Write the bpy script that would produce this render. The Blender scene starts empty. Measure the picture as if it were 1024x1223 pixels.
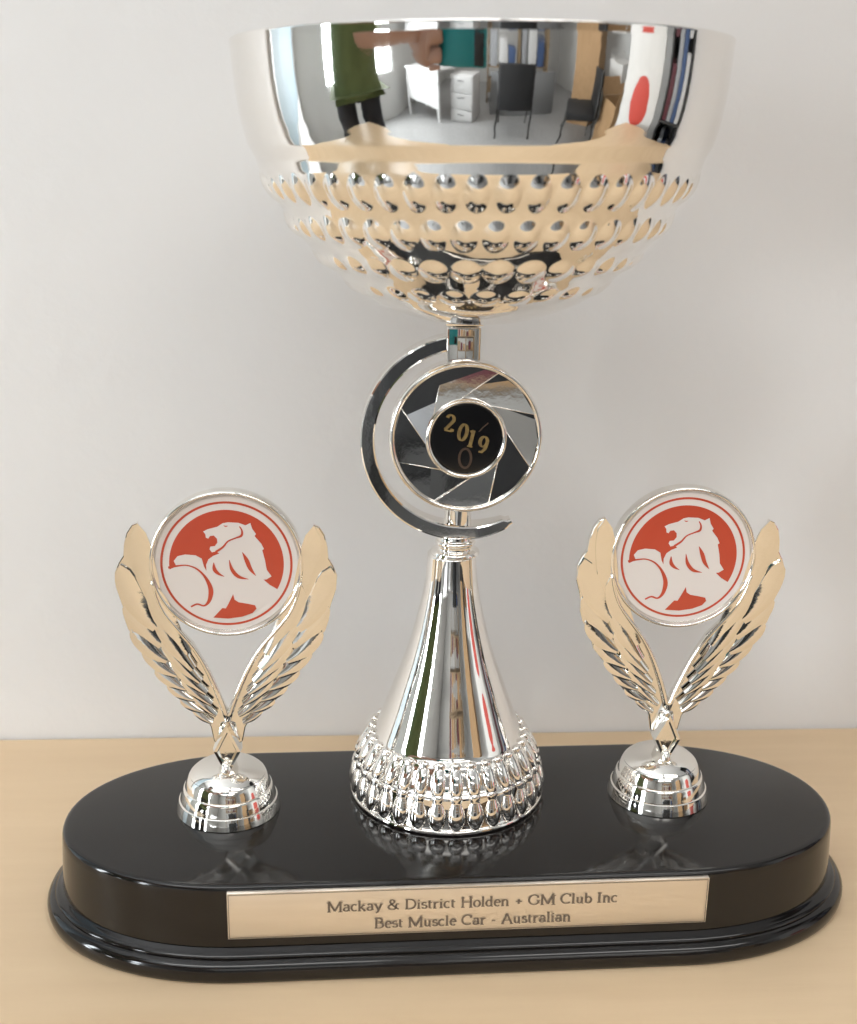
import bpy, bmesh, math, random
from mathutils import Vector, Matrix
from mathutils.geometry import tessellate_polygon
random.seed(7)
PI = math.pi
sc = bpy.context.scene
COL = sc.collection

# ------------------------------------------------------------------ camera
CAM = Vector((-0.04838, -0.4186, 0.24778)); YAW, PITCH, ROLL, FPX = -0.08661, 0.29277, 0.0175, 1442.23
fw = Vector((-math.sin(YAW)*math.cos(PITCH), math.cos(YAW)*math.cos(PITCH), -math.sin(PITCH)))
rt = Vector((math.cos(YAW), math.sin(YAW), 0)); up = rt.cross(fw)
rx = math.cos(ROLL)*rt + math.sin(ROLL)*up; ux = -math.sin(ROLL)*rt + math.cos(ROLL)*up
cd = bpy.data.cameras.new('camera'); cam = bpy.data.objects.new('camera', cd); COL.objects.link(cam)
cam.matrix_world = Matrix(((rx.x, ux.x, -fw.x, CAM.x), (rx.y, ux.y, -fw.y, CAM.y), (rx.z, ux.z, -fw.z, CAM.z), (0, 0, 0, 1)))
cd.sensor_fit = 'HORIZONTAL'; cd.sensor_width = 36; cd.lens = 36*FPX/1024; cd.clip_start = .01; cd.clip_end = 100
cd.dof.use_dof = True; cd.dof.focus_distance = .455; cd.dof.aperture_fstop = 14
sc.camera = cam

# ------------------------------------------------------------------ world and exposure
w = bpy.data.worlds.new('World'); sc.world = w; w.use_nodes = True
w.node_tree.nodes['Background'].inputs[0].default_value = (.9, .95, 1, 1)
w.node_tree.nodes['Background'].inputs[1].default_value = .15
sc.view_settings.view_transform = 'Standard'; sc.view_settings.look = 'None'
sc.view_settings.exposure = 0.22; sc.view_settings.gamma = 1
CEIL_E, WIN_E = 5.0, 21.5
sc.cycles.max_bounces = 6; sc.cycles.diffuse_bounces = 3; sc.cycles.glossy_bounces = 5; sc.cycles.transmission_bounces = 2

# ------------------------------------------------------------------ materials
def mat(name, col, rough=.5, metal=0, noise=None, bump=None, coat=0, spec=.5, emit=None, stretch=None, col2=None):
    m = bpy.data.materials.new(name); m.use_nodes = True
    nt = m.node_tree; b = nt.nodes['Principled BSDF']
    b.inputs['Base Color'].default_value = (*col, 1); b.inputs['Roughness'].default_value = rough
    b.inputs['Metallic'].default_value = metal; b.inputs['Coat Weight'].default_value = coat
    b.inputs['Specular IOR Level'].default_value = spec
    if emit:
        b.inputs['Emission Color'].default_value = (*emit[0], 1); b.inputs['Emission Strength'].default_value = emit[1]
    tc = nt.nodes.new('ShaderNodeTexCoord'); mp = nt.nodes.new('ShaderNodeMapping')
    nt.links.new(tc.outputs['Object'], mp.inputs[0])
    if stretch: mp.inputs['Scale'].default_value = stretch
    if noise:
        n = nt.nodes.new('ShaderNodeTexNoise'); n.inputs['Scale'].default_value = noise; n.inputs['Detail'].default_value = 6
        nt.links.new(mp.outputs[0], n.inputs['Vector'])
        r = nt.nodes.new('ShaderNodeValToRGB'); r.color_ramp.elements[0].position = .3; r.color_ramp.elements[1].position = .7
        r.color_ramp.elements[0].color = (*(col2 or [c*.93 for c in col]), 1); r.color_ramp.elements[1].color = (*col, 1)
        nt.links.new(n.outputs['Fac'], r.inputs[0]); nt.links.new(r.outputs[0], b.inputs['Base Color'])
    if bump:
        n2 = nt.nodes.new('ShaderNodeTexNoise'); n2.inputs['Scale'].default_value = bump[0]; n2.inputs['Detail'].default_value = 4
        nt.links.new(mp.outputs[0], n2.inputs['Vector'])
        bp = nt.nodes.new('ShaderNodeBump'); bp.inputs['Strength'].default_value = bump[1]; bp.inputs['Distance'].default_value = bump[2]
        nt.links.new(n2.outputs['Fac'], bp.inputs['Height']); nt.links.new(bp.outputs[0], b.inputs['Normal'])
    return m
CHROME = mat('chrome plating', (.90, .875, .84), .035, 1, noise=60, col2=(.88, .855, .82), bump=(90, .05, .0006))
CHROME2 = mat('cast chrome', (.90, .875, .83), .06, 1, noise=80, col2=(.87, .845, .80), bump=(260, .12, .0004))
BLACK = mat('black lacquer', (.009, .0075, .007), .1, noise=40, col2=(.006, .005, .0048), bump=(14, .06, .0008), spec=.5)
PLATE = mat('engraved plate', (.90, .83, .745), .30, .92, noise=300, col2=(.86, .79, .70), stretch=(.1, 1, 1))
INK = mat('plate ink', (.13, .095, .07), .6, noise=900, col2=(.2, .16, .12))
WHITE = mat('emblem white', (.80, .74, .71), .25, noise=60, col2=(.78, .72, .69))
RED = mat('emblem red', (.57, .08, .04), .2, noise=60, col2=(.54, .073, .036))
BLK = mat('black insert', (.006, .006, .007), .16, noise=60)
GOLD = mat('gold print', (.26, .18, .06), .45, noise=500, col2=(.15, .10, .04))
BRONZE = mat('dull bronze print', (.06, .035, .022), .5, noise=500)
WALL = mat('painted wall', (.80, .785, .775), .75, noise=3.5, col2=(.785, .77, .76), bump=(70, .4, .0014), spec=.3)
WOOD = mat('beech laminate', (.80, .60, .385), .5, noise=9, col2=(.745, .545, .34), stretch=(.8, 9, 1), bump=(90, .10, .0006), spec=.4)

# ------------------------------------------------------------------ helpers
def tag(o, label=None, cat=None, group=None, kind=None):
    for k, v in (('label', label), ('category', cat), ('group', group), ('kind', kind)):
        if v: o[k] = v
    return o
def obj(name, verts, faces, m, parent=None, smooth=True, angle=None):
    me = bpy.data.meshes.new(name); me.from_pydata([tuple(v) for v in verts], [], faces); me.update()
    bm = bmesh.new(); bm.from_mesh(me); bmesh.ops.recalc_face_normals(bm, faces=bm.faces); bm.to_mesh(me); bm.free()
    me.materials.append(m)
    if smooth: me.polygons.foreach_set('use_smooth', [True]*len(me.polygons))
    if smooth and angle: me.set_sharp_from_angle(angle=math.radians(angle))
    o = bpy.data.objects.new(name, me); COL.objects.link(o); o.parent = parent
    return o
def empty(name, loc=(0, 0, 0), rz=0):
    o = bpy.data.objects.new(name, None); COL.objects.link(o); o.location = loc; o.rotation_euler = (0, 0, rz); o.empty_display_size = .05
    return o
def lathe(prof, n=128, axis='z', close=True):
    """prof: (z, r) list -> verts, faces"""
    v, f = [], []
    for z, r in prof:
        for i in range(n):
            a = 2*PI*i/n
            v.append((r*math.cos(a), r*math.sin(a), z) if axis == 'z' else (r*math.cos(a), z, r*math.sin(a)))
    for k in range(len(prof)-1):
        for i in range(n):
            j = (i+1) % n
            f.append((k*n+i, k*n+j, (k+1)*n+j, (k+1)*n+i))
    if close:
        f.append(tuple(range(n))); f.append(tuple(range((len(prof)-1)*n, len(prof)*n)))
    return v, f
def shift(v, d): return [(a[0]+d[0], a[1]+d[1], a[2]+d[2]) for a in v]
def shift_vf(vf, d): return shift(vf[0], d), vf[1]
def box(x0, x1, y0, y1, z0, z1, bev=0):
    bm = bmesh.new(); bmesh.ops.create_cube(bm, size=1)
    for q in bm.verts: q.co = Vector(((x0+x1)/2+q.co.x*(x1-x0), (y0+y1)/2+q.co.y*(y1-y0), (z0+z1)/2+q.co.z*(z1-z0)))
    if bev: bmesh.ops.bevel(bm, geom=list(bm.edges), offset=bev, segments=2, affect='EDGES', profile=.5)
    bm.verts.ensure_lookup_table()
    v = [tuple(q.co) for q in bm.verts]; f = [tuple(q.index for q in p.verts) for p in bm.faces]; bm.free()
    return v, f
def join(*parts):
    V, F = [], []
    for v, f in parts:
        n = len(V); V += list(v); F += [tuple(i+n for i in q) for q in f]
    return V, F
def catmull(pts, sub):
    out = []
    P = [pts[0]]+list(pts)+[pts[-1]]
    for i in range(1, len(P)-2):
        p0, p1, p2, p3 = P[i-1:i+3]
        for s in range(sub):
            t = s/sub
            out.append(tuple(.5*(2*b+(c-a)*t+(2*a-5*b+4*c-d)*t*t+(3*b-a-3*c+d)*t**3) for a, b, c, d in zip(p0, p1, p2, p3)))
    out.append(tuple(pts[-1])); return out
def prism(poly, y0, y1, bev=0, yc=None):
    """polygon in x,z extruded along y; front face at y0"""
    bm = bmesh.new(); vs = [bm.verts.new((p[0], y0, p[1])) for p in poly]; fc = bm.faces.new(vs)
    r = bmesh.ops.extrude_face_region(bm, geom=[fc])
    for q in r['geom']:
        if isinstance(q, bmesh.types.BMVert): q.co.y = y1
    if bev:
        ed = [e for e in bm.edges if abs(e.verts[0].co.y-e.verts[1].co.y) < 1e-9]
        bmesh.ops.bevel(bm, geom=ed, offset=bev, segments=2, affect='EDGES', profile=.5)
    bmesh.ops.triangulate(bm, faces=[q for q in bm.faces if len(q.verts) > 4])
    bm.verts.ensure_lookup_table()
    v = [tuple(q.co) for q in bm.verts]; f = [tuple(q.index for q in p.verts) for p in bm.faces]; bm.free()
    return v, f
def tube(path, rad, n=10, flat=(1, 1)):
    """round bar along a 3D path with a radius per point"""
    P = [Vector(p) for p in path]; V, F = [], []
    ref = Vector((0, 1, 0)) if abs((P[-1]-P[0]).normalized().y) < .9 else Vector((1, 0, 0))
    for i, p in enumerate(P):
        t = (P[min(i+1, len(P)-1)]-P[max(i-1, 0)]).normalized(); a = t.cross(ref).normalized(); b = a.cross(t)
        r = rad[i] if hasattr(rad, '__len__') else rad
        for k in range(n):
            q = 2*PI*k/n; V.append(tuple(p+a*r*flat[0]*math.cos(q)+b*r*flat[1]*math.sin(q)))
    for i in range(len(P)-1):
        for k in range(n):
            j = (k+1) % n; F.append((i*n+k, i*n+j, (i+1)*n+j, (i+1)*n+k))
    F.append(tuple(range(n))); F.append(tuple(range((len(P)-1)*n, len(P)*n)))
    return V, F

# ------------------------------------------------------------------ the setting
HB = 0.0348                                   # height of the black base; z=0 is its top
FLOOR = -HB-.72
def struct(name, vf, m): return tag(obj(name, *vf, m, smooth=False), kind='structure')
WR = -.0193                                    # the wall behind is turned by this much
wl = struct('wall', box(-1.95, 2.5, 0, .1, FLOOR, 1.75), WALL); wl.location = (0, .1315, 0); wl.rotation_euler.z = WR
LINO = mat('grey vinyl floor', (.30, .30, .30), .35, noise=30, col2=(.25, .25, .25))
struct('floor', box(-2.05, 2.6, -5.1, .3, FLOOR-.1, FLOOR), LINO)
PAINT = mat('room paint', (.55, .55, .54), .8, noise=3, bump=(40, .2, .001))
struct('ceiling', box(-2.05, 2.6, -5.1, .3, 1.75, 1.85), WALL)
struct('wall_right', box(2.5, 2.6, -5.1, .3, FLOOR, 1.75), PAINT)
struct('wall_far', box(-2.05, 2.5, -5.1, -5.0, FLOOR, 1.75), PAINT)
# left wall with a window opening
WY0, WY1, WZ0, WZ1 = -2.0, -.40, -.12, .98
struct('wall_left', join(box(-2.05, -1.95, -5.0, WY0, FLOOR, 1.75), box(-2.05, -1.95, WY1, .3, FLOOR, 1.75),
       box(-2.05, -1.95, WY0, WY1, FLOOR, WZ0), box(-2.05, -1.95, WY0, WY1, WZ1, 1.75)), PAINT)

# ------------------------------------------------------------------ desk
desk = tag(empty('desk', (0, .1312, FLOOR), WR), 'light beech desk against the white wall under the trophy', 'desk')
H = -FLOOR-HB
top = obj('tabletop', *box(-.64, .86, -.55, -.0005, H-.025, H, .002), WOOD, desk, angle=40)
for x in (-.60, .80): obj('leg', *box(x-.0125, x+.0125, -.52, -.04, 0, H-.026, .002), WOOD, desk, angle=40)
obj('modesty_panel', *box(-.587, .787, -.07, -.05, .3, H-.026, .002), WOOD, desk, angle=40)

# ------------------------------------------------------------------ the trophy
T = tag(empty('trophy', (0, 0, 0)), 'silver cup trophy with two winged lion emblems on a black base', 'trophy')
W2, L2, EA = .0495, .150, .071                # half depth, half length, length of the rounded ends
def stadium(off, n=40):
    h = L2-EA; a = EA+off; b = W2+off; p = []
    def se(t):                                # slightly squared ellipse end
        c, s = math.cos(t), math.sin(t); e = .96
        return math.copysign(abs(c)**e, c), math.copysign(abs(s)**e, s)
    for i in range(n+1):
        c, s = se(-PI/2+PI*i/n); p.append((h+a*c, b*s))
    for i in range(n+1):
        c, s = se(PI/2+PI*i/n); p.append((-h+a*c, b*s))
    return p
def sweep(prof, n=40):
    V, F = [], []; m = 2*(n+1)
    for z, off in prof: V += [(x, y, z) for x, y in stadium(off, n)]
    for k in range(len(prof)-1):
        for i in range(m):
            j = (i+1) % m; F.append((k*m+i, k*m+j, (k+1)*m+j, (k+1)*m+i))
    F.append(tuple(range(m))); F.append(tuple(range((len(prof)-1)*m, len(prof)*m)))
    return V, F
obj('base_block', *sweep([(0, -.0022), (-.0002, -.0012), (-.0008, -.0004), (-.0018, 0), (-.004, .0002), (-.0235, .0012)]), BLACK, T, angle=50)
obj('base_moulding', *sweep([(-.0237, .0009), (-.0245, .0016), (-.0252, .0030), (-.0258, .0042), (-.0262, .0043), (-.0264, .0040), (-.0268, .0040), (-.0272, .0052), (-.0282, .0065),
     (-.0296, .0073), (-.0312, .0075), (-.0330, .0073), (-.0343, .0068), (-.03475, .0060)]), BLACK, T, angle=60)

# --- lettering: pen strokes whose width follows the direction, with serifs
def arc(cx, cy, rx_, ry_, a0, a1, n=14):
    return [(cx+rx_*math.cos(math.radians(a0+(a1-a0)*i/n)), cy+ry_*math.sin(math.radians(a0+(a1-a0)*i/n))) for i in range(n+1)]
def sf(x, y, w_=.26): return [(x-w_/2, y), (x+w_/2, y)]
X = .62
G = {
 'M': (1.12, [[(.14, 0), (.14, 1)], [(.14, 1), (.55, .05)], [(.55, .05), (.96, 1)], [(.96, 1), (.96, 0)], sf(.14, .02), sf(.96, .02, .3), sf(.08, .98, .18), sf(1.02, .98, .18)]),
 'D': (.86, [[(.16, 0), (.16, 1)], [(.04, .02), (.4, .02)]+arc(.38, .5, .4, .48, -90, 90)+[(.04, .98)]]),
 'H': (.92, [[(.17, 0), (.17, 1)], [(.75, 0), (.75, 1)], [(.17, .52), (.75, .52)], sf(.17, .02), sf(.17, .98), sf(.75, .02), sf(.75, .98)]),
 'G': (.90, [arc(.46, .5, .38, .49, 50, 320, 22), [(.76, .40), (.76, .14)], sf(.76, .42), [(.72, .98), (.72, .74)]]),
 'C': (.82, [arc(.46, .5, .38, .49, 48, 312, 22), [(.72, .98), (.72, .72)]]),
 'I': (.42, [[(.2, 0), (.2, 1)], sf(.2, .02, .3), sf(.2, .98, .3)]),
 'B': (.76, [[(.16, 0), (.16, 1)], [(.04, .98), (.36, .98)]+arc(.36, .75, .22, .23, 90, -90)+[(.16, .52)], [(.36, .52)]+arc(.38, .27, .27, .25, 90, -90)+[(.04, .02)]]),
 'A': (.86, [[(.1, 0), (.43, 1)], [(.43, 1), (.76, 0)], [(.22, .36), (.64, .36)], sf(.1, .02, .24), sf(.76, .02, .26)]),
 'a': (.56, [arc(.26, .44, .17, .2, 150, 0)+[(.43, .1), (.52, .03)], [(.43, .36)]+arc(.25, .18, .17, .17, 90, 300)+[(.43, .12)]]),
 'c': (.50, [arc(.28, .31, .22, .32, 50, 310)]),
 'k': (.62, [[(.13, 0), (.13, 1.02)], [(.13, .24), (.46, .6)], [(.24, .34), (.52, .02)], sf(.13, .02, .24), sf(.5, .02, .2), sf(.45, .6, .2), sf(.08, 1, .12)]),
 'y': (.58, [[(.08, .62), (.3, .04)], [(.52, .62), (.26, -.18), (.12, -.28)], sf(.08, .61, .2), sf(.51, .61, .2)]),
 '&': (.92, [[(.86, .56), (.7, .56), (.62, .3)]+arc(.38, .25, .28, .25, 0, -180)+[(.12, .36), (.42, .62)]+arc(.38, .8, .15, .18, -30, 210)+[(.3, .58), (.6, .2), (.84, .03)]]),
 'i': (.32, [[(.15, 0), (.15, .62)], sf(.15, .02, .24), sf(.1, .61, .12), [(.15, .82), (.15, .95)]]),
 's': (.46, [arc(.24, .47, .15, .15, 30, 240, 10)+arc(.24, .17, .17, .16, 70, -160, 12)]),
 't': (.38, [[(.15, .8), (.15, .16)]+arc(.25, .12, .1, .1, 180, 300, 6), [(.04, .6), (.34, .6)]]),
 'r': (.46, [[(.14, 0), (.14, .62)], [(.14, .42), (.24, .58), (.36, .62), (.4, .56)], sf(.15, .02, .26), sf(.09, .61, .12)]),
 'o': (.56, [arc(.28, .31, .22, .32, 0, 360, 22)]),
 'l': (.32, [[(.15, 0), (.15, 1.02)], sf(.15, .02, .24), sf(.1, 1, .12)]),
 'd': (.60, [arc(.27, .31, .2, .31, 60, 300, 18)+[(.44, .12)], [(.44, 1.02), (.44, 0)], sf(.38, 1, .12), sf(.49, .02, .12), [(.44, .5), (.36, .6)]]),
 'e': (.52, [[(.09, .36), (.46, .36)]+arc(.28, .31, .2, .32, 12, 310, 20)]),
 'n': (.64, [[(.14, 0), (.14, .62)], [(.14, .44)]+arc(.32, .42, .16, .2, 120, 0)+[(.48, 0)], sf(.14, .02, .22), sf(.48, .02, .22), sf(.09, .61, .12)]),
 'u': (.62, [[(.14, .62), (.14, .2)]+arc(.29, .2, .15, .19, 180, 330)+[(.44, .2)], [(.45, .62), (.45, 0)], sf(.09, .61, .12), sf(.4, .61, .12), sf(.5, .02, .12)]),
 'b': (.58, [[(.13, 1.02), (.13, .02)], arc(.31, .31, .21, .31, 130, -130, 18), sf(.08, 1, .12)]),
 '+': (.66, [[(.1, .38), (.56, .38)], [(.33, .15), (.33, .61)]]),
 '-': (.42, [[(.06, .32), (.34, .32)]]),
 '2': (.56, [arc(.27, .74, .19, .24, 170, -30, 12)+[(.1, .06)], [(.08, .04), (.48, .04)], [(.48, .04), (.5, .2)]]),
 '0': (.58, [arc(.29, .5, .21, .48, 0, 360, 24)]),
 '1': (.42, [[(.22, 0), (.22, 1)], sf(.22, .02, .3), [(.22, .98), (.06, .86)]]),
 '9': (.58, [arc(.29, .68, .2, .3, 0, 360, 20), [(.49, .66), (.46, .3), (.32, .06), (.14, .04)]]),
 ' ': (.34, []),
}
def stroke(pts, wfun, y):
    """flat ribbon in x,z along pts"""
    V, F = [], []
    for i, p in enumerate(pts):
        a = pts[max(i-1, 0)]; b = pts[min(i+1, len(pts)-1)]; dx, dz = b[0]-a[0], b[1]-a[1]; l = math.hypot(dx, dz) or 1
        w_ = wfun(dx/l, dz/l, i/(len(pts)-1))/2; nx, nz = -dz/l*w_, dx/l*w_
        V += [(p[0]+nx, y, p[1]+nz), (p[0]-nx, y, p[1]-nz)]
    for i in range(len(pts)-1): F.append((2*i, 2*i+1, 2*i+3, 2*i+2))
    return V, F
def glyph(ch, thick=.155, thin=.085):
    k = 0; out = []
    for s in G[ch][1]:
        k += 1; out.append(stroke(s, lambda dx, dz, t: thin+(thick-thin)*abs(dz)**1.3, -k*.0004))
    return join(*out) if out else ([], [])
def write(text, width, x, z, y, cap, m, parent, name='letter'):
    tot = sum(G[c][0] for c in text); k = width/tot; cx = x-width/2
    for c in text:
        v, f = glyph(c)
        if v:
            me_key = 'glyph_'+c+m.name
            me = bpy.data.meshes.get(me_key)
            if me is None:
                me = bpy.data.meshes.new(me_key); me.from_pydata(v, [], f); me.materials.append(m)
            o = bpy.data.objects.new(name, me); COL.objects.link(o); o.parent = parent
            o.location = (cx, y, z); o.scale = (k, .2, cap)
        cx += G[c][0]*k

# --- name plate on the front face
PX0, PX1, PZ0, PZ1 = -.0846, .0872, -.0200, -.0016
yp = -(W2+.0011)
plate = obj('nameplate', *box(PX0, PX1, yp-.0006, yp+.0028, PZ0, PZ1, .0001), PLATE, T, angle=40)
def frame(x0, x1, z0, z1, t, y):
    return ([(x0, y, z0), (x1, y, z0), (x1, y, z1), (x0, y, z1), (x0+t, y, z0+t), (x1-t, y, z0+t), (x1-t, y, z1-t), (x0+t, y, z1-t)],
            [(0, 1, 5, 4), (1, 2, 6, 5), (2, 3, 7, 6), (3, 0, 4, 7)])
obj('border_line', *frame(PX0+.0004, PX1-.0004, PZ0+.0004, PZ1-.0004, .00022, yp-.00075), INK, plate, smooth=False)
PW, PH, PC = PX1-PX0, PZ1-PZ0, (PX0+PX1)/2
write('Mackay & District Holden + GM Club Inc', PW*.605, PC+.0008, PZ1-PH*.455, yp-.00072, .0040, INK, plate)
write('Best Muscle Car - Australian', PW*.412, PC+.0008, PZ1-PH*.855, yp-.00072, .0040, INK, plate)

# --- cup foot
FX, FY = -.0013, .0171
foot_prof = [(.0001, .0380), (.0005, .0389), (.0012, .0390), (.0019, .0386), (.0026, .0376), (.0130, .0366), (.0150, .0358), (.0165, .0345), (.0235, .0312), (.0262, .0293), (.0290, .0281),
  (.0330, .0265), (.0400, .0239), (.0471, .0214), (.0552, .0184), (.0614, .0164), (.0680, .0145), (.0754, .0127), (.0825, .0112), (.0893, .0101), (.0960, .0095), (.0995, .0093)]
foot = obj('foot', *lathe(catmull(foot_prof, 4), 160), CHROME, T); foot.location = (FX, FY, 0)
col_prof = [(.0994, .0060), (.0996, .0091), (.1004, .0093), (.1012, .0089), (.1017, .0076), (.1022, .0072), (.1034, .0072), (.1038, .0077), (.1046, .0078), (.1052, .0074), (.1056, .0068), (.1075, .0066)]
collar = obj('collar', *lathe(catmull(col_prof, 3), 96), CHROME, T); collar.location = (FX+.0012, FY, 0)
def bead(z0, r0, z1, r1, prof, n, name, wid):
    """n upright beads between two rings; prof: (t, width) from bottom to top"""
    P0 = Vector((0, -r0, z0)); P1 = Vector((0, -r1, z1)); pts = [P0.lerp(P1, t) for t, _ in prof]
    v, f = tube(pts, [q*wid for _, q in prof], 12, (1, .62))
    first = obj(name, v, f, CHROME, foot)
    for i in range(n):
        o = first if i == 0 else first.copy()
        if i: COL.objects.link(o); o.parent = foot
        o.rotation_euler.z = 2*PI*i/n
bead(.0145, .0362, .0264, .0302, [(0, .15), (.03, .5), (.1, .78), (.35, .92), (.62, .88), (.74, .72), (.80, .62), (.85, .72), (.91, .78), (.96, .6), (.99, .3), (1, .05)], 32, 'upper_rib', .0031)
bead(.0014, .0381, .0163, .0358, [(0, .1), (.04, .38), (.12, .70), (.24, .92), (.38, .98), (.52, .90), (.64, .74), (.72, .58), (.78, .56), (.85, .68), (.92, .64), (.97, .4), (1, .05)], 32, 'lower_petal', .0036)

# --- stem, crescent and medallion
MX, MY, MZ, MR = FX+.0030, FY-.006, .1473, .0281
stem = obj('stem', *join(box(-.0063, .0063, -.0052, .0056, .1500, .1868, .0011), shift_vf(lathe([(.1080, .0050), (.1082, .0052), (.1495, .0052), (.1497, .0050)], 48), (0, .0016, 0)), box(-.0070, .0070, -.0066, .0066, .1870, .1893, .0008)), CHROME, T, angle=35)
stem.location = (FX+.0021, FY, 0)
def ringband(cx, cz, a0, a1, n=96, y0=-.0045, y1=.0045):
    V, F = [], []
    for i in range(n+1):
        t = i/n; a = math.radians(a0+(a1-a0)*t); tip = min(1, (1-t)/.16); ro = .0390; wd = .0038+.0018*tip**.6
        if t > .985: wd *= .6; ro -= .0006
        ri = ro-wd; e = .0008
        dep = y1*(.55+.45*min(1, (1-t)/.1))
        for r, y in ((ri+e, -dep), (ro-e, -dep), (ro-e*.3, -dep+e*.3), (ro, -dep+e), (ro, dep), (ri, dep), (ri, -dep+e), (ri+e*.3, -dep+e*.3)):
            V.append((cx+r*math.cos(a), y, cz+r*math.sin(a)))
    m = 8
    for i in range(n):
        for k in range(m):
            j = (k+1) % m; F.append((i*m+k, i*m+j, (i+1)*m+j, (i+1)*m+k))
    F.append(tuple(range(m))); F.append(tuple(range(n*m, n*m+m)))
    return V, F
cr = obj('crescent', *ringband(.0036+FX, .1449, 96, 300), CHROME, T, angle=20); cr.location = (0, FY, 0)

med = obj('medallion', *lathe([(.0052, .0262), (.0058, .0272), (.0058, .0275), (-.0048, .0275)], 128, 'y'), CHROME, T, angle=40); med.location = (MX, MY, MZ)
obj('outer_ring', *lathe(catmull([(.0050, MR-.0012), (.0045, MR-.0002), (-.0040, MR), (-.0056, MR-.0003), (-.0063, MR-.0010), (-.0058, MR-.0019), (-.0044, MR-.0022)], 4), 160, 'y', False), CHROME, med)
obj('inner_ring', *lathe(catmull([(-.0050, .0149), (-.0068, .0147), (-.0076, .0140), (-.0070, .0131), (-.0058, .0128)], 4), 128, 'y', False), CHROME, med)
NB = 8; RI, RO = .0136, .0262
for k in range(NB):                          # swirl of flat polished blades, each tipped its own way
    a0 = 2*PI*k/NB+.35; a1 = 2*PI*(k+1)/NB+.35; sw = .85
    pts = [(RO, a0), (RO, (a0+a1)/2), (RO, a1), (RI, a1+sw), (RI, (a0+a1)/2+sw), (RI, a0+sw)]
    tx, tz = random.uniform(-.05, .05), random.uniform(-.02, .03)+(random.uniform(.09, .16) if math.sin((a0+a1)/2+sw/2) > .15 else 0)
    cxm = .02*math.cos((a0+a1)/2+sw/2); czm = .02*math.sin((a0+a1)/2+sw/2)
    v = [(r*math.cos(a), -.0050+(r*math.cos(a)-cxm)*tx+(r*math.sin(a)-czm)*tz, r*math.sin(a)) for r, a in pts]
    obj('blade', v+[(q[0], q[1]+.0006, q[2]) for q in v], [tuple(range(6)), tuple(range(6, 12))]+[(i, (i+1) % 6, (i+1) % 6+6, i+6) for i in range(6)], CHROME, med, smooth=False)
    obj('blade_edge', *tube([Vector(v[0]).lerp(Vector(v[5]), t)+Vector((0, -.0004, 0)) for t in (0, .5, 1)], [.00012, .00018, .00012], 6), CHROME, med)
ins = obj('year_insert', *lathe([(-.0045, .0130), (-.0062, .0128), (-.0063, .0120)], 96, 'y'), BLK, med, angle=30)
for ch, x, z in (('2', -.0062, .0058), ('0', -.0014, .0024), ('1', .0023, .0000), ('9', .0060, -.0022)):
    v, f = glyph(ch, .2, .1)
    v = [((a-.28)*.0066, y*.05, (b-.5)*.0062) for a, y, b in v]; ca, sa = math.cos(-.22), math.sin(-.22)
    o = obj('digit', [(x+a*ca-b*sa, -.00645+y, z+a*sa+b*ca) for a, y, b in v], f, GOLD, ins, smooth=False)
obj('laurel_print', *join(stroke([(-.0003+.0022*math.cos(t/16*2*PI), -.0073+.0036*math.sin(t/16*2*PI)) for t in range(17)], lambda *a: .0009, -.0064),
    stroke([(.0044, .0026), (.0060, .0043), (.0078, .0058)], lambda *a: .0005, -.0064)), BRONZE, ins, smooth=False)

# --- bowl
BO = Vector((.00558, .01706, .1901)); BL = -.01336
raw = [(.1885, .0060), (.1886, .0140), (.1900, .0215), (.1930, .0305), (.1955, .0365), (.1975, .0400), (.2005, .0443), (.2035, .0478), (.2060, .0505), (.2085, .0533), (.2110, .0561),
  (.2135, .0583), (.2160, .0605), (.2190, .0630), (.2225, .0656), (.2260, .0676), (.2290, .0693), (.2320, .0712), (.2350, .0731), (.2375, .0746), (.2395, .0756), (.2408, .0761)]
fine = catmull(raw, 7)[:-1]
seg = [(.2408, .0761), (.2444, .0771), (.2486, .0795)]                    # the plain ring under the band
band = [(.2486, .0795), (.2500, .07995), (.2520, .0805), (.2560, .0815), (.2620, .0826), (.2680, .0834), (.2740, .0839), (.2795, .0843)]
for (za, ra), (zb, rb) in zip(seg[:-1], seg[1:]): fine += [(za+(zb-za)*t, ra+(rb-ra)*t) for t in (.06, .2, .4, .6, .8, .94)]
fine += catmull(band, 7)[1:]
lip = [(.2795, .0843), (.2808, .0845), (.2816, .0846), (.2821, .0844), (.2823, .0840), (.2821, .0836), (.2814, .0834), (.2790, .0832)]
fine = fine[:-1]+catmull(lip, 4)
ninner = len(fine)
fine += [(.2700, .0823), (.2560, .0804), (.2450, .0770), (.2300, .0690), (.2180, .0610), (.2060, .0480), (.1960, .0330), (.1915, .0150), (.1912, .0030)]
arcl = [0]
for a, b in zip(fine[:-1], fine[1:]): arcl.append(arcl[-1]+math.hypot(a[0]-b[0], a[1]-b[1]))
def s_at(z): return next(arcl[i] for i in range(len(fine)) if fine[i][0] >= z)
rows = [(s_at(.2350), .0066, 50, .0015, 0), (s_at(.2222), .0060, 43, .0014, .5), (s_at(.2106), .0054, 34, .0012, 0), (s_at(.2012), .0046, 27, .0009, .5)]
NT = 880; V, F = [], []
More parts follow.
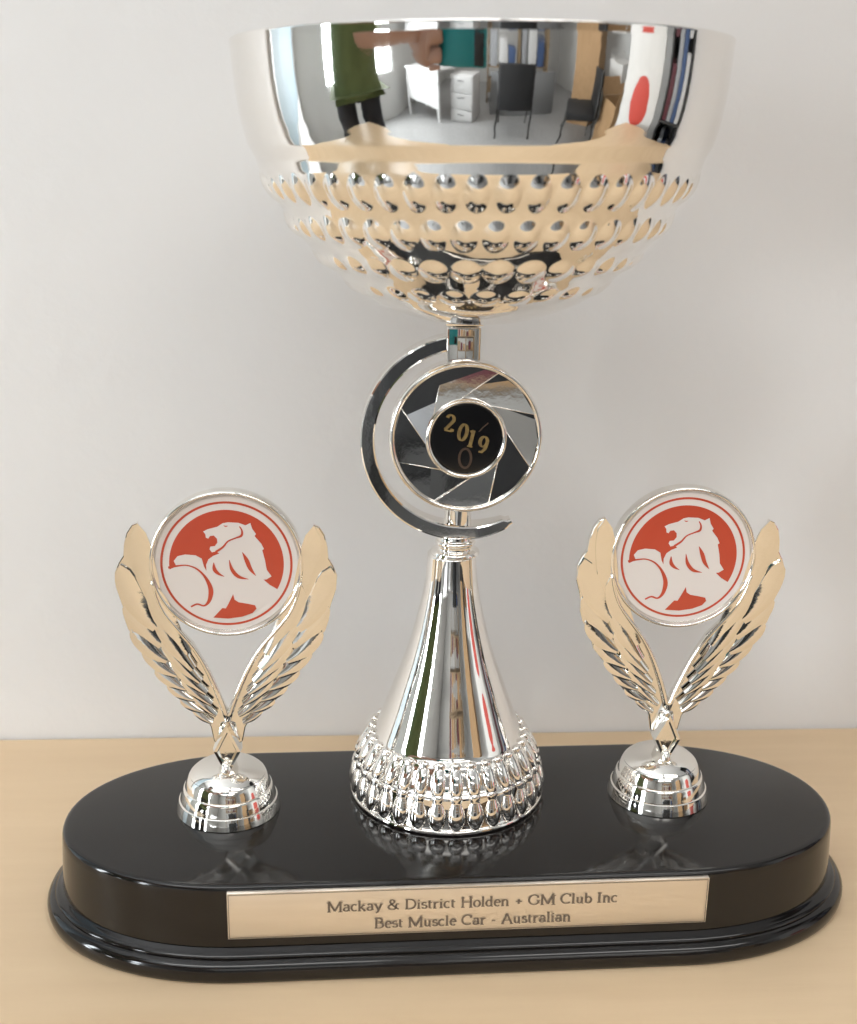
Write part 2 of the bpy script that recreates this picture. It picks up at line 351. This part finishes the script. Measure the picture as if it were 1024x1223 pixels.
for k, (z, r) in enumerate(fine):
    a = fine[max(k-1, 0)]; b = fine[min(k+1, len(fine)-1)]; tz, tr = b[0]-a[0], b[1]-a[1]; l = math.hypot(tz, tr); nr, nz = tz/l, -tr/l
    row = [q for q in rows if abs(arcl[k]-q[0]) < q[1]] if k < ninner else []
    for i in range(NT):
        th = 2*PI*i/NT; h = 0
        for s0, hs, N, amp, ph in row:
            u = ((th/(2*PI)*N+ph) % 1)-.5; v_ = (arcl[k]-s0)/hs; q = (u/.465)**2+v_*v_
            if q < 1: h = max(h, amp*(1-q)**1.25)
        rr = r+nr*h; V.append((rr*math.cos(th), rr*math.sin(th), z+nz*h-BO.z))
for k in range(len(fine)-1):
    for i in range(NT):
        j = (i+1) % NT; F.append((k*NT+i, k*NT+j, (k+1)*NT+j, (k+1)*NT+i))
F.append(tuple(range(NT))); F.append(tuple(range((len(fine)-1)*NT, len(fine)*NT)))
bowl = obj('bowl', V, F, CHROME, T); bowl.location = BO; bowl.rotation_euler.y = BL

# --- winged emblem holders
def zl(px, py): return ((px-426)*.0001100, .0402+(780-py)*.0001208)    # traced wing, metres in its own plane
OUT = [(426, 770), (385, 690), (345, 603), (312, 545), (252, 482), (208, 432), (182, 380), (168, 320), (152, 262), (146, 205), (140, 148), (120, 156), (102, 182), (92, 218), (88, 256),
       (72, 280), (58, 312), (60, 358), (72, 396), (80, 424), (82, 460), (94, 498), (106, 516), (112, 540), (132, 566), (140, 592), (160, 614), (184, 640), (198, 664), (224, 692), (250, 722),
       (270, 746), (318, 776), (348, 798), (366, 830), (376, 880), (400, 900), (426, 880)]
FE = [((205, 440), (156, 350), (139, 150), 70), ((192, 485), (108, 420), (80, 284), 72), ((208, 545), (126, 490), (94, 405), 68), ((225, 595), (150, 560), (112, 488), 66), ((255, 645), (195, 620), (144, 558), 56),
      ((285, 690), (232, 672), (182, 624), 48), ((312, 728), (265, 718), (222, 675), 40), ((345, 768), (305, 758), (264, 729), 34), ((374, 808), (340, 794), (306, 761), 28)]
CO = [((290, 575), (222, 490), (176, 345), 70), ((312, 622), (248, 555), (186, 440), 58), ((335, 665), (270, 612), (208, 525), 50), ((355, 703), (298, 665), (238, 592), 43), ((372, 740), (322, 710), (270, 652), 36),
      ((388, 778), (350, 755), (308, 706), 30)]
def curl(vf): return [(a, b-.8*max(0, c-.06)**2, c) for a, b, c in vf[0]], vf[1]
def feather(r, c, t, w_, y, s, th=.00042):
    """arched leaf blade along a quadratic curve; front towards -y"""
    r, c, t = (Vector(zl(*q)) for q in (r, c, t)); w_ *= .000113; n = 12; m = 7; V, F = [], []
    for i in range(n+1):
        u = i/n; p = (1-u)**2*r+2*u*(1-u)*c+u*u*t; d = (2*(1-u)*(c-r)+2*u*(t-c)).normalized(); q = Vector((-d.y, d.x))
        hw = w_/2*(.55+.45*min(1, u*2.2))*(1-max(0, (u-.62)/.38)**2.4)**.5 if u < 1 else .00012
        for k in range(m):
            e = -1+2*k/(m-1); arch = th*((1-e*e)**.8+.55*e)*(hw/w_*2)**.3*(1-.94*u*u)
            V.append((s*(p.x+q.x*hw*e), y-arch-.0004*(1-u), p.y+q.y*hw*e))
        for k in range(m):
            e = 1-2*k/(m-1); V.append((s*(p.x+q.x*hw*e), y+.0009, p.y+q.y*hw*e))
    M = 2*m
    for i in range(n):
        for k in range(M):
            j = (k+1) % M; F.append((i*M+k, i*M+j, (i+1)*M+j, (i+1)*M+k))
    F.append(tuple(range(M))); F.append(tuple(range(n*M, n*M+M)))
    return V, F
# emblem tracing (pixels of the round badge, centre 492,485)
DR = .0283
def dz(px, py): return ((px-492)/447*DR, -(py-485)/420*DR)
LION = [(163, 520), (205, 500), (190, 470), (212, 442), (255, 432), (315, 436), (350, 455), (362, 500), (376, 525), (374, 490), (388, 458), (415, 438), (450, 424), (432, 412), (408, 418), (395, 400),
        (400, 385), (425, 382), (440, 362), (438, 340), (420, 322), (398, 325), (388, 340), (375, 335), (372, 315), (360, 300), (385, 287), (440, 272), (470, 252), (500, 246), (560, 248), (600, 262),
        (628, 248), (638, 280), (660, 310), (652, 322), (690, 365), (706, 395), (696, 402), (712, 460), (722, 515), (750, 552), (722, 570), (704, 572), (740, 602), (787, 629)]
a_s, a_e = math.atan2(629-485, (787-492)*420/447), math.atan2(520-485, (163-492)*420/447)
if a_e < a_s: a_e += 2*PI
LION = LION+[(492+331*math.cos(a_s+(a_e-a_s)*i/30), 485+311*math.sin(a_s+(a_e-a_s)*i/30)) for i in range(1, 30)]
BELLY = [(412, 797), (465, 740), (485, 742), (500, 715), (528, 658), (536, 690), (560, 705), (620, 715), (655, 722), (663, 742), (640, 768), (580, 790), (500, 802)]
def flat(poly, y):
    return [(p[0], y, p[1]) for p in poly], [tuple(t) for t in tessellate_polygon([[Vector((p[0], p[1], 0)) for p in poly]])]
def lstroke(pts, ws, y, sub=5):
    p = catmull([(*dz(*q), w_*DR/447) for q, w_ in zip(pts, ws)], sub)
    return stroke([q[:2] for q in p], lambda dx, dz_, t: max(.00002, p[min(len(p)-1, round(t*(len(p)-1)))][2]), y)
def holder(x, y, lean):
    R_ = Matrix.Rotation(lean, 4, 'Y')
    def put(o):
        o.matrix_local = Matrix.Translation((x, y, 0)) @ R_
        return o
    dome = []
    for z0, r0, z1, r1 in ((.0001, .0201, .0046, .0189), (.0048, .0185, .0097, .0169), (.0099, .0165, .0146, .0146)):
        dome += [(z0, r0-.0002), (z0+.0002, r0)]+[(z0+(z1-z0)*t, r0+(r1-r0)*(t*.6+.4*t*t)) for t in (.2, .4, .6, .8)]+[(z1-.0002, r1+.0001), (z1, r1-.0001)]
    dome += [(.0148, .0145), (.0156, .0138), (.0168, .0124), (.0179, .0106), (.0187, .0086), (.0193, .0064), (.0196, .0042), (.0197, .001)]
    fb = obj('figure_base', *lathe(dome, 112), CHROME2, T, angle=25); fb.location = (x, y, 0)
    obj('nub', *tube([(0, -.0075, .0165), (0, -.0072, .019), (0, -.0066, .0215), (0, -.006, .0225)], [.0022, .0021, .0016, .0006], 12), CHROME2, fb)
    # neck with the raised diamond
    nk = put(obj('neck', *join(tube([(0, 0, .0185), (0, 0, .0205), (0, 0, .023), (0, 0, .029), (0, 0, .036)], [.0034, .0026, .0030, .0046, .0030], 14, (1, .75))), CHROME2, T))
    zc, hw, hh = .0267, .0056, .0115
    V = [(0, -.0032, zc+hh), (hw, -.0032, zc), (0, -.0032, zc-hh), (-hw, -.0032, zc)]
    V += [(a*.90, -.0064, zc+(b-zc)*.91) for a, _, b in V[:4]] + [(a*.68, -.0066, zc+(b-zc)*.72) for a, _, b in V[:4]] + [(a*.56, -.0050, zc+(b-zc)*.60) for a, _, b in V[:4]] + [(a*.9, .003, b) for a, _, b in V[:4]]
    F = []
    for k in range(3):
        F += [(4*k+i, 4*k+(i+1) % 4, 4*k+4+(i+1) % 4, 4*k+4+i) for i in range(4)]
    F += [(12, 13, 14, 15), (16, 17, 18, 19)]+[(i, (i+1) % 4, 16+(i+1) % 4, 16+i) for i in range(4)]
    obj('diamond', V, F, CHROME2, nk, smooth=False)
    for s in (1, -1):
        poly = [(s*zl(*q)[0], zl(*q)[1]) for q in OUT]
        wing = put(obj('wing', *curl(prism(poly, -.0006, .0018, .0004)), CHROME2, T, angle=10))
        for i, q in enumerate(FE): obj('feather', *curl(feather(*q[:3], q[3]*(1 if i < 2 else .93), -.0010-(.0005 if i == 1 else 0)-.00012*(i % 2)-.00006*i, s, .00042 if i < 3 else .0008)), CHROME2, wing, angle=50)
        for i, q in enumerate(CO): obj('feather', *curl(feather(*q, -.0019-.00010*i, s, .0005 if i < 1 else .00095)), CHROME2, wing, angle=50)
        sp = [(426, 782), (386, 700), (346, 612), (306, 548), (258, 492), (214, 438), (188, 384), (174, 330)]
        sp = [(426, 800)]+[(a+6, b+4) for a, b in sp[1:]]
        pth = catmull([(s*zl(*q)[0], -.0018, zl(*q)[1]) for q in sp], 3)
        obj('leading_edge', *curl(tube(pth, [.0015*(1-.6*i/(len(pth)-1)) for i in range(len(pth))], 10, (.8, 1))), CHROME2, wing)
    # round emblem
    em = put(obj('emblem_disc', *[shift(q, (0, 0, .1006)) if k == 0 else q for k, q in enumerate(lathe([(-.0012, .0262), (-.0016, .0258), (-.0016, .0100)], 128, 'y'))], WHITE, T, angle=30))
    def sub(name, vf, m, sm=True, an=None): return obj(name, shift(vf[0], (0, 0, .1006)), vf[1], m, em, sm, an)
    sub('chrome_rim', lathe(catmull([(.0032, .0250), (.0036, .0270), (.0030, DR-.0003), (0, DR), (-.0022, DR-.0002), (-.0030, DR-.0009), (-.0026, DR-.0016), (-.0013, DR-.0021)], 4), 144, 'y'), CHROME2)
    f0, R1, R2, R3 = -.00165, DR*.848, DR*.818, DR*.735
    vr, fr = [], []
    for i in range(128):
        a = 2*PI*i/128; vr += [(R1*math.cos(a), f0, R1*math.sin(a)), (R2*math.cos(a), f0, R2*math.sin(a))]
        j = (i+1) % 128; fr.append((2*i, 2*i+1, 2*j+1, 2*j))
    sub('red_ring', (vr, fr), RED, False)
    sub('red_field', flat([(R3*math.cos(2*PI*i/128), R3*math.sin(2*PI*i/128)) for i in range(128)], f0), RED, False)
    sub('lion', flat([dz(*q) for q in LION], f0-.00006), WHITE, False)
    y2 = f0-.00012
    det = [flat([dz(*q) for q in BELLY], y2),
      lstroke([(430, 415), (470, 388), (500, 354), (545, 334), (577, 320), (580, 292), (566, 268)], [14, 12, 9, 9, 14, 10, 6], y2),
      lstroke([(476, 264), (488, 269), (500, 266)], [2, 7, 2], y2-.00003),
      lstroke([(418, 476), (422, 515), (445, 540), (478, 556)], [4, 22, 16, 2], y2-.00003),
      lstroke([(507, 460), (522, 515), (560, 556), (618, 570)], [3, 20, 20, 2], y2-.00003),
      lstroke([(582, 415), (606, 460), (628, 510), (660, 550)], [3, 24, 22, 2], y2-.00003),
      lstroke([(158, 508), (215, 497), (265, 494), (318, 512), (362, 552), (392, 605), (400, 650), (388, 700), (360, 727), (320, 718), (284, 734)], [14, 10, 8, 10, 14, 24, 28, 20, 11, 11, 10], y2-.00003)]
    sub('lion_lines', join(*det), RED, False)
holder(-.0880, .0055, .024)
holder(.0834, .0069, .022)

# ------------------------------------------------------------------ the room that the chrome reflects
LAMP = mat('lamp diffuser', (.9, .9, .9), .5, noise=20, emit=((1, .985, .955), CEIL_E))
METAL_W = mat('white enamel', (.58, .58, .58), .4, noise=20)
def ceiling_lamp(x, y, lx, ly, label):
    t = tag(empty('ceiling_lamp', (x, y, 1.75)), label, 'lamp', 'fluorescent ceiling lamps')
    obj('housing', *box(-lx/2-.03, lx/2+.03, -ly/2-.03, ly/2+.03, -.05, -.001, .004), METAL_W, t, angle=40)
    obj('diffuser', *box(-lx/2, lx/2, -ly/2, ly/2, -.06, -.0505), LAMP, t, smooth=False)
for (x, y), lb in zip(((-.55, -1.15), (.85, -1.15), (-.55, -2.6), (.85, -2.6), (-.55, -4.05), (.85, -4.05)),
        ('near the desk on the window side', 'near the desk on the bookcase side', 'above the drawer pedestal', 'above the grey screen', 'above the far wall on the window side', 'above the tan shelf unit')):
    ceiling_lamp(x, y, 1.2, .30, 'long fluorescent ceiling lamp '+lb)
SKY = mat('bright daylight outside', (.9, .95, 1), .5, noise=2, emit=((.90, .96, 1), WIN_E))
wn = tag(empty('window', (-2.0, (WY0+WY1)/2, WZ0)), 'bright window with white frame in the side wall', 'window')
hy, hz = (WY1-WY0)/2, WZ1-WZ0
obj('pane', *box(-.012, -.004, -hy+.04, hy-.04, .04, hz-.04), SKY, wn, smooth=False)
for y in (-hy+.02, -.0, hy-.02): obj('upright', *box(-.03, .03, y-.02, y+.02, .0, hz, .003), METAL_W, wn, angle=40)
for z in (.02, hz*.5, hz-.02): obj('crossbar', *box(-.025, .025, -hy+.041, hy-.041, z-.018, z+.018, .003), METAL_W, wn, angle=40)

BLUEP = mat('pale blue panel', (.26, .34, .39), .6, noise=8)
wb = tag(empty('notice_board', (-.95, .10, .0)), 'pale blue notice board on the wall beyond the desk end', 'board')
obj('panel', *box(-.48, .48, .012, .024, .02, .95), BLUEP, wb, smooth=False)
obj('frame', *join(box(-.5, .5, .005, .026, -.005, .02), box(-.5, .5, .005, .026, .95, .975), box(-.5, -.48, .005, .026, .02, .95), box(.48, .5, .005, .026, .02, .95)), METAL_W, wb, smooth=False)
wb.location.y = .118

DARK = mat('dark grey board', (.035, .035, .035), .5, noise=10)
BK = [mat('binder '+n, c, .6, noise=20) for n, c in (('maroon', (.10, .02, .03)), ('grey', (.33, .34, .36)), ('blue', (.05, .09, .2)), ('white', (.6, .6, .6)))]
bc = tag(empty('bookcase', (1.06, -.02, FLOOR)), 'dark grey bookcase with binders beside the desk', 'bookcase')
for s in (-1, 1): obj('side_panel', *box(-.14, .14, s*.115-.008, s*.115+.008, 0, 1.75, .001), DARK, bc, angle=40)
obj('back_panel', *box(.125, .14, -.1068, .1068, 0, 1.75), DARK, bc, smooth=False)
for z in (.1, .45, .8, 1.15, 1.5, 1.742): obj('shelf', *box(-.14, .124, -.1068, .1068, z-.008, z+.008), DARK, bc, smooth=False)
for z in (.459, .809, 1.159):
    for i in range(4): obj('binder', *box(-.12, .10, -.10+i*.05, -.055+i*.05, z, z+.2+.02*((i*7) % 4), .002), BK[(i+int(z*10)) % 4], bc, angle=40)

CARD = mat('corrugated cardboard', (.40, .25, .13), .8, noise=12, col2=(.34, .21, .105))
REDP = mat('red print', (.55, .05, .03), .5, noise=20)
WBOX = mat('white carton board', (.72, .71, .69), .6, noise=14)
def carton(name, loc, rz, sx, sy, sz, label, m=CARD, flaps=True, mark=False):
    t = tag(empty(name, loc, rz), label, 'box'); h = .006
    obj('bottom', *box(-sx/2+h, sx/2-h, -sy/2+h, sy/2-h, 0, h), m, t, smooth=False)
    for a in (-1, 1):
        obj('side', *box(-sx/2, sx/2, a*sy/2-(h if a > 0 else 0), a*sy/2+(h if a < 0 else 0), 0, sz), m, t, smooth=False)
        obj('end', *box(a*sx/2-(h if a > 0 else 0), a*sx/2+(h if a < 0 else 0), -sy/2+h, sy/2-h, 0, sz), m, t, smooth=False)
    if flaps:
        for a in (-1, 1):
            o = obj('flap', *box(-sx/2, sx/2, -.002, .002, 0, sy*.45), m, t, smooth=False); o.location = (0, a*sy/2, sz+.002); o.rotation_euler.x = -a*.5
    else:
        obj('lid', *box(-sx/2, sx/2, -sy/2, sy/2, sz+.001, sz+.008), m, t, smooth=False)
    if mark:
        v = [(-sx/2-.002, .09*math.cos(i/24*2*PI), sz*.62+.13*math.sin(i/24*2*PI)) for i in range(24)]
        obj('red_mark', v, [tuple(range(24))], REDP, t, smooth=False)
    return t
carton('display_carton', (1.12, -.42, FLOOR), -.15, .34, .36, 1.30, 'tall white carton with a red oval mark by the bookcase', WBOX, False, True)
carton('cardboard_box', (1.62, -1.0, FLOOR), .3, .5, .4, .62, 'open cardboard box with raised flaps on the floor')
carton('wardrobe_carton', (1.75, -2.0, FLOOR), -.5, .5, .5, 1.55, 'tall closed brown carton behind the office chair', CARD, False)

carton('flat_carton', (1.55, -.62, FLOOR), .9, .36, .30, .34, 'small closed carton on the floor beside the white carton', CARD, False)
carton('white_carton', (2.05, -1.35, FLOOR), .2, .4, .4, .9, 'plain white carton with a lid behind the open cardboard box', WBOX, False)
FABRIC = mat('black fabric', (.012, .012, .013), .85, noise=60)
BLKM = mat('black steel', (.015, .015, .015), .35, noise=30)
def chair(loc, rz, label):
    t = tag(empty('office_chair', loc, rz), label, 'chair', 'black visitor chairs')
    obj('seat', *box(-.24, .24, -.22, .195, .38, .48, .02), FABRIC, t, angle=50)
    obj('backrest', *box(-.23, .23, .20, .25, .40, .86, .02), FABRIC, t, angle=50)
    for s in (-1, 1):
        obj('front_leg', *tube([(s*.24, -.2, .46), (s*.25, -.24, 0)], .012, 8), BLKM, t)
        obj('rear_leg', *tube([(s*.24, .22, .86), (s*.24, .2, .46), (s*.25, .26, 0)], .012, 8), BLKM, t)
    return t
chair((.30, -2.0, FLOOR), .1, 'black visitor chair with its back to the desk and trophy')
chair((1.22, -1.5, FLOOR), -1.0, 'black visitor chair turned towards the tall brown carton')
GREYS = mat('grey screen fabric', (.20, .205, .21), .9, noise=40)
tag(obj('desk_screen', *box(-.1, 1.3, -2.72, -2.68, FLOOR, FLOOR+.64, .008), GREYS, angle=40), 'grey fabric screen standing behind the visitor chairs', 'screen')
ped = tag(empty('drawer_unit', (-.55, -2.45, FLOOR), .1), 'white three-drawer pedestal next to the white table', 'drawers')
obj('carcass', *box(-.21, .21, -.25, .25, 0, .64, .004), METAL_W, ped, angle=40)
for z in (.03, .23, .43):
    dr = obj('drawer_front', *box(-.2, .2, .251, .268, z, z+.19, .003), METAL_W, ped, angle=40)
    obj('handle', *tube([(-.06, .269, z+.14), (-.06, .285, z+.14), (.06, .285, z+.14), (.06, .269, z+.14)], .005, 8), BLKM, dr)
wt = tag(empty('white_table', (-1.25, -2.35, FLOOR), .25), 'white table with four legs beside the drawer pedestal', 'table')
obj('tabletop', *box(-.45, .45, -.3, .3, .70, .73, .003), METAL_W, wt, angle=40)
for a in (-.4, .4):
    for b in (-.26, .26): obj('leg', *box(a-.02, a+.02, b-.02, b+.02, 0, .699), METAL_W, wt, smooth=False)
obj('apron', *box(-.38, .38, .24, .26, .25, .698), METAL_W, wt, smooth=False)
sh = tag(empty('shelf_unit', (.55, -3.4, FLOOR)), 'tan shelf unit with mixed boxes behind the grey screen', 'shelf')
TAN = mat('tan board', (.28, .20, .12), .6, noise=12)
for s in (-1, 0, 1): obj('upright', *box(s*.75-.012, s*.75+.012, -.16, .16, 0, 1.7), TAN, sh, smooth=False)
for z in (.2, .65, 1.1, 1.5):
    for s in (-.375, .375): obj('shelf', *box(s-.362, s+.362, -.16, .16, z-.01, z+.01), TAN, sh, smooth=False)
    for i in range(6):
        x = -.62+i*.22+(.08 if i > 2 else 0); wd = .07+.015*((i*5+int(z*10)) % 3)
        obj('stored_box', *box(x-wd, x+wd, -.1, .12, z+.011, z+.15+.04*((i*3+int(z*10)) % 4), .003), [BK[0], BK[1], CARD, BK[3], TAN, BK[2]][(i*2+int(z*20)) % 6], sh, angle=40)

# --- phone and the person taking the picture
TEAL = mat('teal phone case', (.0, .19, .21), .35, noise=30)
PHZ = CAM.z; py = CAM.y-.012
ph = tag(empty('mobile_phone', (CAM.x-.06, py, PHZ+.012)), 'teal mobile phone held sideways in front of the trophy', 'phone')
obj('case', *box(-.078, .078, -.0085, 0, -.037, .037, .003), TEAL, ph, angle=50)
obj('camera_bump', *box(.040, .070, .0005, .0025, -.032, -.002, .001), BLK, ph, angle=40)
obj('screen', *box(-.074, .074, -.0097, -.0089, -.034, .034), BLK, ph, smooth=False)
SKIN = mat('skin', (.42, .24, .17), .5, noise=30)
GREEN = mat('olive green shirt', (.13, .165, .06), .8, noise=14, col2=(.10, .13, .045))
TROU = mat('dark trousers', (.018, .019, .024), .8, noise=14)
HAIR = mat('brown hair', (.05, .03, .02), .6, noise=30)
SHOE = mat('dark shoes', (.02, .018, .016), .5, noise=30)
def skin(name, verts, edges, rad, m, parent, sub=2):
    me = bpy.data.meshes.new(name); me.from_pydata(verts, edges, []); me.materials.append(m)
    o = bpy.data.objects.new(name, me); COL.objects.link(o); o.parent = parent
    sk = o.modifiers.new('skin', 'SKIN'); sk.use_smooth_shade = True
    for i, r in enumerate(rad):
        me.skin_vertices[0].data[i].radius = r if isinstance(r, tuple) else (r, r)
    me.skin_vertices[0].data[0].use_root = True
    s = o.modifiers.new('sub', 'SUBSURF'); s.levels = sub; s.render_levels = sub
    return o
P = tag(empty('person', (-.86, -.46, FLOOR), -1.25), 'person in olive green shirt and dark trousers holding a phone out', 'person')
# local frame: +y is where the person faces, z up from the floor
M_ = P.matrix_basis.copy(); Mi = (Matrix.Translation(P.location) @ Matrix.Rotation(-1.25, 4, 'Z')).inverted()
def loc(x, y, z): return tuple(Mi @ Vector((x, y, z)))
wr = loc(-.215, -.44, .235); wl_ = loc(-.235, -.46, .275); el_r = (.27, .20, 1.06); el_l = (-.02, .33, 1.02)
body_v = [(0, 0, .95), (0, 0, 1.12), (0, .01, 1.33), (0, .01, 1.45), (0, .02, 1.51), (0, .03, 1.60), (0, .035, 1.69),
          (.17, 0, 1.40), el_r, wr, (-.17, 0, 1.40), el_l, wl_, (.10, 0, .88), (.11, .02, .50), (.12, -.02, .08), (.125, .12, .03), (-.10, 0, .88), (-.11, .02, .50), (-.12, -.02, .08), (-.125, .12, .03)]
body_e = [(0, 1), (1, 2), (2, 3), (3, 4), (4, 5), (5, 6), (2, 7), (7, 8), (8, 9), (2, 10), (10, 11), (11, 12), (0, 13), (13, 14), (14, 15), (15, 16), (0, 17), (17, 18), (18, 19), (19, 20)]
body_r = [(.14, .10), (.13, .10), (.14, .10), .065, .058, (.078, .095), (.07, .085), .055, .042, .03, .055, .042, .03, .085, .055, .04, .032, .085, .055, .04, .032]
body = skin('body', body_v, body_e, body_r, SKIN, P)
skin('shirt', [(0, 0, .98), (0, 0, .84), (0, 0, 1.12), (0, .01, 1.33), (0, .01, 1.44), (.175, 0, 1.40), (.235, .10, 1.22), (-.175, 0, 1.40), (-.10, .18, 1.20)],
     [(0, 1), (0, 2), (2, 3), (3, 4), (3, 5), (5, 6), (3, 7), (7, 8)], [(.19, .155), (.22, .185), (.18, .145), (.17, .13), (.08, .075), .075, .072, .075, .072], GREEN, P)
skin('trousers', [(0, 0, .93), (.105, 0, .84), (.115, .02, .50), (.12, -.02, .06), (-.105, 0, .84), (-.115, .02, .50), (-.12, -.02, .06)],
     [(0, 1), (1, 2), (2, 3), (0, 4), (4, 5), (5, 6)], [(.15, .115), .105, .082, .068, .105, .082, .068], TROU, P)
for s in (1, -1): skin('shoe', [(s*.12, -.04, .045), (s*.125, .06, .045), (s*.13, .15, .035)], [(0, 1), (1, 2)], [.045, .045, .032], SHOE, P, 1)
skin('hair', [(0, -.02, 1.70), (0, .02, 1.755), (0, -.06, 1.62), (0, -.045, 1.56)], [(0, 1), (0, 2), (2, 3)], [(.095, .10), (.075, .085), (.085, .05), (.06, .03)], HAIR, P)
def hand(wx, pts):
    for q in pts: skin('finger', [loc(*a) for a in q], [(0, 1), (1, 2)], [.009, .0085, .007], SKIN, P, 1)
yb, yf = py-.022, py+.008
x0 = CAM.x-.06-.078
skin('palm', [wr, loc(x0-.035, py-.008, .243), loc(x0-.008, py-.02, .252)], [(0, 1), (1, 2)], [(.028, .024), (.034, .022), (.03, .016)], SKIN, P)
hand(0, [[(x0-.03, yf, .268-i*.017), (x0-.004, yf+.004, .270-i*.017), (x0+.022-.004*abs(i-1), yf, .271-i*.017)] for i in range(4)])
hand(0, [[(x0-.03, yb, .262), (x0-.004, yb-.002, .276), (x0+.024, yb, .282)]])
skin('palm', [wl_, loc(x0-.02, py-.03, .318), loc(x0+.03, py-.03, .322)], [(0, 1), (1, 2)], [(.026, .022), (.03, .02), (.028, .014)], SKIN, P)
hand(0, [[(x0+.02+i*.02, yb, .318), (x0+.026+i*.02, py-.004, .3235), (x0+.03+i*.02, yf, .302)] for i in range(4)])
hand(0, [[(x0-.01, yb-.004, .312), (x0+.02, yb-.004, .294), (x0+.04, yb, .282)]])
